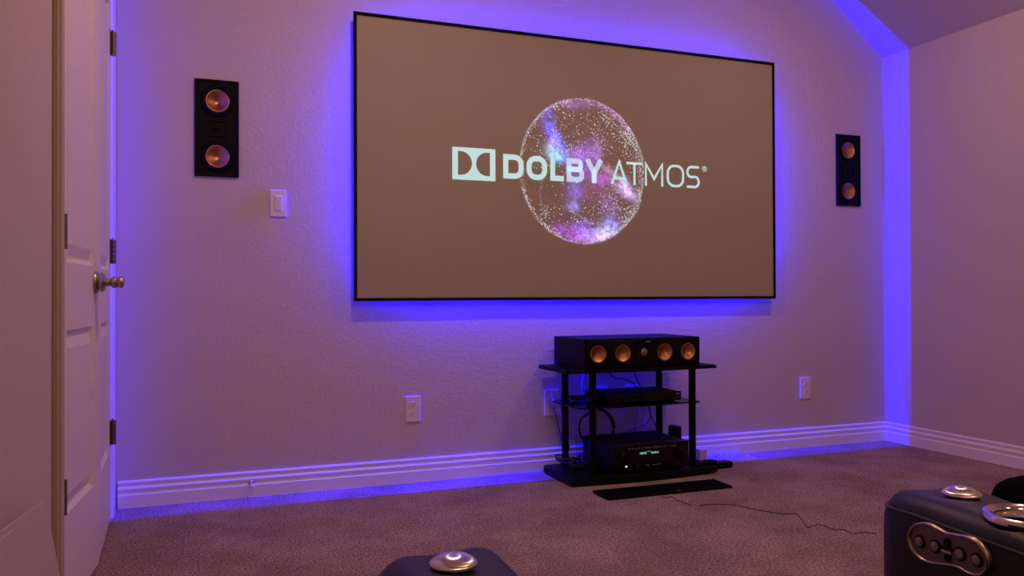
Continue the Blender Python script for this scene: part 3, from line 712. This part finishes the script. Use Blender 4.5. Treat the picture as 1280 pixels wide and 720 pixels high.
cable('plug_cord', 'grey cord plugged into the outlet beside the rack, lit blue', [(690, 499, -.025), (695, 502, -.04), (699, 508, -.045), (702, 518, -.05), (706, 540, -.05), (712, 562, -.05)], None, r=.0055, m='cablew')
cable('cable', 'thin black cable hanging from outlet down behind the rear left post', [(692, 508, -.02), (696, 524, -.03), (702, 548, -.04), (712, 572, -.05), (728, 574, -.06)], None, r=.002)
def knot():
    pts = []
    for i in range(60):
        a = i*.55; pts.append(Vector((1.655+.045*math.sin(a*1.3)+.02*math.sin(a*3.1), -.11+.03*math.cos(a), .348+.012*abs(math.sin(a*2.3)))))
    bm = bmesh.new(); tube(bm, smooth_path(pts, 3), .0035, 6)
    tag(link('cable_coil', bm, M['cable'], None, True), 'tangled black cable coil on the glass shelf left of the disc player', 'cable')
    pts = []
    for i in range(70):
        a = i*.5; pts.append(Vector((1.60+.05*math.sin(a*1.3)+.03*math.sin(a*3.1), -.15+.06*math.cos(a), .042+.05*abs(math.sin(a*1.3))*abs(math.cos(a*.7)))))
    bm = bmesh.new(); tube(bm, smooth_path(pts, 3), .004, 6)
    tag(link('cable_coil', bm, M['cable'], None, True), 'tangled black cable coil on the rack base left of the receiver', 'cable')
knot()

# ------------------------------------------------------------------ white boards against the left wall
def board(px, top_x, lean, label, zs=None):
    n = Vector((1, 0, lean)).normalized(); pt = Vector((top_x, 0, .45))
    poly = [at_plane(u, v, pt, n) for u, v in px]
    # continue the two sides straight down to the floor
    tl, tr_, r2 = poly[1], poly[0], poly[2]
    dr = (r2-tr_); br = tr_+dr*(tr_.z-.001)/(tr_.z-r2.z)
    bl_ = Vector((pt.x+lean*(.45-.001), tl.y-.25, .001)); 
    tl2 = tl+(tl-tr_)*1.2
    pts = [tr_, tl2, Vector((pt.x+lean*(.45-.001), tl2.y-.05, .001)), br]
    bm = bmesh.new(); f = [bm.verts.new(p) for p in pts]; b = [bm.verts.new(p-n*.004) for p in pts]
    bm.faces.new(f); bm.faces.new(list(reversed(b)))
    for i in range(4): bm.faces.new((f[i], b[i], b[(i+1) % 4], f[(i+1) % 4]))
    bmesh.ops.recalc_face_normals(bm, faces=bm.faces[:])
    return tag(link('white_board', bm, M['cardboard']), label, 'board', 'white boards leaning on the left wall')
board([(57, 625), (12, 657), (66, 672)], -.300, .075, 'larger off-white board leaning on left wall beside the door')
board([(18, 662), (0, 675), (30, 712)], -.286, .08, 'nearer off-white board leaning in front of the larger one, at the left picture edge')

# ------------------------------------------------------------------ theater seats
def arm(loc, heading, top, label_extra, with_panel):
    """armrest frame: origin under the metal cap, local +y is the front"""
    t = Matrix.Translation(loc) @ Matrix.Rotation(-heading, 4, 'Z')
    return t
def arm_body(bm, hw, front, back, top, bulge=.006):
    """a grid of cross-sections along y with rounded front and soft shoulders"""
    ys = [front-.045*(1-math.cos(a*PI/2/6)) for a in range(6, -1, -1)]
    secs = []
    R = .045
    yl = []
    for a in range(7):
        th = a/6*PI/2; yl.append((front-R+R*math.cos(th), R*(1-math.sin(th))))   # (y, inset)
    yl = list(yl)
    n_len = 30; y_end = back
    for k in range(1, n_len+1): yl.append((front-R+(y_end-front+R)*k/n_len, 0))
    for y, ins in yl:
        w_ = hw-ins*.85; tz = top-ins*.75
        ring = []
        sh = .036
        prof = [(-w_, 0), (-w_, tz*.3), (-w_, tz*.6), (-w_, tz-sh*1.9)]
        for a in range(1, 9):
            th = a/8*PI/2; prof.append((-w_+sh*(1-math.cos(th)), tz-sh+sh*math.sin(th) if a else tz-sh))
        for a in range(1, 5): prof.append((-w_+sh+(2*(w_-sh))*a/5, tz))
        for a in range(0, 9):
            th = PI/2-a/8*PI/2; prof.append((w_-sh+sh*math.cos(th), tz-sh+sh*math.sin(th)))
        prof += [(w_, tz-sh*1.9), (w_, tz*.6), (w_, tz*.3), (w_, 0)]
        for x, z in prof:
            pz = z
            if z > tz-sh*1.2:
                pz += bulge*noise.noise(Vector((x*14, y*11, 2.0)))*1.2-bulge*.9*math.exp(-((y)**2+x*x)/.0022)
            px = x+.004*noise.noise(Vector((y*7, z*7, x*3)))
            ring.append(bm.verts.new((px, y, pz)))
        secs.append(ring)
    for a, b in zip(secs, secs[1:]):
        for i in range(len(a)-1): bm.faces.new((a[i], a[i+1], b[i+1], b[i]))
    bm.faces.new(secs[0]); bm.faces.new(list(reversed(secs[-1])))
    for a, b in zip(secs, secs[1:]): bm.faces.new((a[-1], a[0], b[0], b[-1]))
    bmesh.ops.recalc_face_normals(bm, faces=bm.faces[:])
def cut_round(o, x, y, z0, z1, r):
    cb = bmesh.new(); lathe(cb, [(0, z0), (r, z0), (r, z1), (0, z1)], Matrix.Translation((x, y, 0)), 40); bmesh.ops.recalc_face_normals(cb, faces=cb.faces[:])
    me = bpy.data.meshes.new('c'); cb.to_mesh(me); cb.free(); c = bpy.data.objects.new('c', me); C.objects.link(c)
    c.matrix_world = o.matrix_world.copy()
    md = o.modifiers.new('b', 'BOOLEAN'); md.operation = 'DIFFERENCE'; md.solver = 'EXACT'; md.object = c
    bpy.context.view_layer.update(); dg = bpy.context.evaluated_depsgraph_get()
    nm = bpy.data.meshes.new_from_object(o.evaluated_get(dg)); o.modifiers.clear(); o.data = nm
    bpy.data.objects.remove(c)
def armrest(root, loc, heading, top, hw, front, back, ringy, panel, ringx=0):
    bm = bmesh.new(); arm_body(bm, hw, front, back, top)
    a = link('armrest', bm, M['leather'], root, True)
    a.matrix_local = Matrix.Translation((loc[0], loc[1], 0)) @ Matrix.Rotation(-heading, 4, 'Z')
    bpy.context.view_layer.update()
    cut_round(a, ringx, ringy, top-.075, top+.05, .0405)
    for p in a.data.polygons: p.use_smooth = True
    # stitched seam on both shoulders
    for s in (-1, 1):
        bm = bmesh.new(); pts = []
        for k in range(5): th = k/4*PI/2; pts.append((s*(hw-.003-.040*(1-math.sin(th))), front-.045+.040*math.cos(th), top-.026))
        pts += [(s*(hw-.0028), front-.05-.03*k, top-.024) for k in range(1, 20)]
        tube(bm, smooth_path(pts, 3), .0026, 6); link('seam', bm, M['thread'], a, True)
    # cap
    bm = bmesh.new(); lathe(bm, [(.0215, -.006), (.0215, .0015), (.0242, .002), (.0250, .0030), (.0252, .0045), (.0248, .0058)]+[(.0248*(1-(k/10)), .0062+.0085*(1-(1-k/10)**2.3)) for k in range(1, 11)], None, 64)
    c = link('metal_cap', bm, M['chrome'], a, True); c.location = (0, 0, top-.002); c['label'] = 'brushed silver dome cap'
    # cup holder
    bm = bmesh.new(); lathe(bm, [(.0535, -.002), (.0540, .002), (.052, .0055), (.048, .0065), (.043, .004), (.0400, -.002), (.0395, -.012)], None, 48)
    c = link('cup_holder', bm, M['chrome2'], a, 'auto'); c.location = (ringx, ringy, top+.001); c['label'] = 'polished steel cup holder ring'
    bm = bmesh.new(); lathe(bm, [(.0394, -.010), (.0390, -.070), (.036, -.073), (0, -.073)], None, 48)
    c2 = link('cup_well', bm, M['black'], a, 'auto'); c2.location = (ringx, ringy, top+.001)
    return a
TH = thing('theater_seats', 'black leather theater seats with wide armrests, metal caps and cup holders in the foreground', 'seats', (.6, -3.1, 0))
TH_inv = Vector((-.6, 3.1, 0))
TOP = .560
capL = at(567, 697, 2, TOP+.008); capR = at(1202, 612, 2, TOP+.008)
aL = armrest(TH, (capL.x-.6, capL.y+3.1), math.radians(-2), TOP, .074, .088, -.62, -.112, False)
HR = math.radians(6.5)
aR = armrest(TH, (capR.x-.6, capR.y+3.1), HR, TOP, .076, .090, -.50, -.120, True, -.0115)
# control panel on the inner side of the right arm
bpy.context.view_layer.update()
MW = aR.matrix_world.copy(); MWi = MW.inverted()
sn = (MW.to_3x3() @ Vector((-1, 0, 0))).normalized(); sp = MW @ Vector((-.0775, 0, 0))
def side(u, v): p = MWi @ at_plane(u, v, sp, sn); return p.y, p.z
outline_px = [(1136, 672), (1138, 662), (1144, 655), (1152, 652.5), (1162, 653.5), (1173, 659), (1184, 664.5), (1196, 667), (1208, 669), (1219, 673), (1229, 681), (1236, 692), (1238.5, 703), (1236, 713), (1230, 719), (1222, 720), (1213, 717), (1203, 711), (1192, 707.5), (1180, 706), (1168, 705), (1157, 702), (1147, 695), (1139, 684)]
ol = smooth_path([(*side(u, v), 0) for u, v in outline_px+[outline_px[0]]], 3)[:-1]
cy = sum(p.x for p in ol)/len(ol); cz = sum(p.y for p in ol)/len(ol)
def side_poly(scale, x): return [(x, cy+(p.x-cy)*scale, cz+(p.y-cz)*(1-(1-scale)*2.0)) for p in ol]
bm = bmesh.new(); rs = [[bm.verts.new(q) for q in side_poly(s_, x_)] for s_, x_ in ((1, -.072), (1, -.079), (.975, -.082), (.945, -.081), (.935, -.0775))]
for a, b in zip(rs, rs[1:]):
    for i in range(len(a)): bm.faces.new((a[i], a[(i+1) % len(a)], b[(i+1) % len(a)], b[i]))
bmesh.ops.recalc_face_normals(bm, faces=bm.faces[:]); pr = link('control_bezel', bm, M['nickel'], aR, True); pr['label'] = 'glossy metal rim of the control panel'
bm = bmesh.new(); bm.faces.new([bm.verts.new(q) for q in side_poly(.945, -.0785)]); bmesh.ops.triangulate(bm, faces=bm.faces[:]); link('control_panel', bm, M['panelmetal'], aR)
def btn(u, v, r, m='button', ring=True):
    y, z = side(u, v)
    T = Matrix.Translation((-.0785, y, z)) @ Matrix.Rotation(-PI/2, 4, 'Y')
    bm = bmesh.new()
    if ring: lathe(bm, [(r*1.45, 0), (r*1.4, .0016), (r*1.12, .0016), (r*1.1, 0)], T, 24, mi=0)
    lathe(bm, [(r, 0), (r, .003), (r*.8, .0038), (0, .0040)], T, 24, mi=1)
    link('control_button', bm, [M['black'], M[m]], aR, 'auto')
btn(1151, 677, .0062); btn(1170.5, 683, .0062); btn(1201.5, 692.5, .0062); btn(1222.5, 700, .0062)
btn(1185.5, 678.5, .0040, 'black'); btn(1186, 697, .0040, 'black')
y, z = side(1185, 689.5)
bm = bmesh.new(); box(bm, (-.0812, y-.008, z-.0012), (-.0782, y+.008, z+.0012)); link('control_badge', bm, M['chrome2'], aR)
bm = bmesh.new(); box(bm, (-.0800, y-.010, z+.0025), (-.0782, y+.010, z+.006)); link('control_badge', bm, M['black'], aR)

def cushion(name, cx, cy_, sx, sy, z0, z1, rot=0, bev=.06):
    bm = bmesh.new(); box(bm, (-sx/2, -sy/2, z0), (sx/2, sy/2, z1), bev, 6)
    bmesh.ops.subdivide_edges(bm, edges=[e for e in bm.edges if e.calc_length() > .12], cuts=5, use_grid_fill=True)
    for v in bm.verts:
        v.co.z += .010*noise.noise(Vector((v.co.x*5, v.co.y*5, 1)))*(1 if v.co.z > (z0+z1)/2 else 0)
    o = link(name, bm, M['leather'], TH, True); o.location = (cx-.6, cy_+3.1, 0); o.rotation_euler = (0, 0, rot); return o
cushion('seat_cushion', .615, -3.02, .56, .50, .10, .40, -.1)
cushion('seat_cushion', -.06, -3.03, .46, .50, .10, .40, 0)
cushion('seat_cushion', 1.44, -2.96, .62, .56, .10, .42, -HR)
fr = cushion('footrest', 1.62, -2.575, .50, .32, .33, .502, .03, .05); fr.data.materials[0] = M["cloth"]
# mechanism carrying the raised footrest
bm = bmesh.new()
for x in (-.18, .18):
    tube(bm, [(x, -.10, .36), (x, -.22, .30)], .012, 8)
    tube(bm, [(x, -.02, .36), (x, -.22, .16)], .012, 8)
fl = link('footrest_linkage', bm, M['post'], TH, True); fl.location = fr.location; fl.rotation_euler = fr.rotation_euler

# ------------------------------------------------------------------ recessed ceiling lamps
for (x, y), pw, wh in zip(CANS, CAN_POWER, ('front left', 'front right', 'rear left', 'rear right')):
    cl = thing('recessed_lamp', 'round recessed ceiling lamp with warm lens, '+wh+' of the four', 'ceiling lamp', (x, y, ZC), group='recessed ceiling lamps')
    bm = bmesh.new(); lathe(bm, [(.062, 0), (.085, 0), (.085, -.006), (.066, -.010), (.062, -.004)], None, 32); link('trim_ring', bm, M['trim'], cl, True)
    bm = bmesh.new(); lathe(bm, [(0, -.003), (.063, -.003)], None, 32); link('lens', bm, M['canlight'], cl)
    area('recessed_light', (x, y, ZC-.02), .13, 0, pw, WARM, (0, 0, -1))

# added fill globe, out of view, brightens the upper walls with warm light
gl = thing('fill_globe', 'added white fill globe under the ceiling, out of view, glowing warm', 'fill light', (1.5, -2.9, ZC))
bm = bmesh.new(); lathe(bm, [(0, 0), (.05, 0), (.05, -.012), (.006, -.02), (.004, -.20), (.03, -.205), (.03, -.225), (0, -.225)], None, 24); link('stem', bm, M['nickel'], gl, 'auto')
bm = bmesh.new(); lathe(bm, [(.085*math.sin(PI*k/16), -.30+.085*math.cos(PI*k/16)) for k in range(17)], None, 32); g_ = link('globe', bm, M['globe'], gl, True)
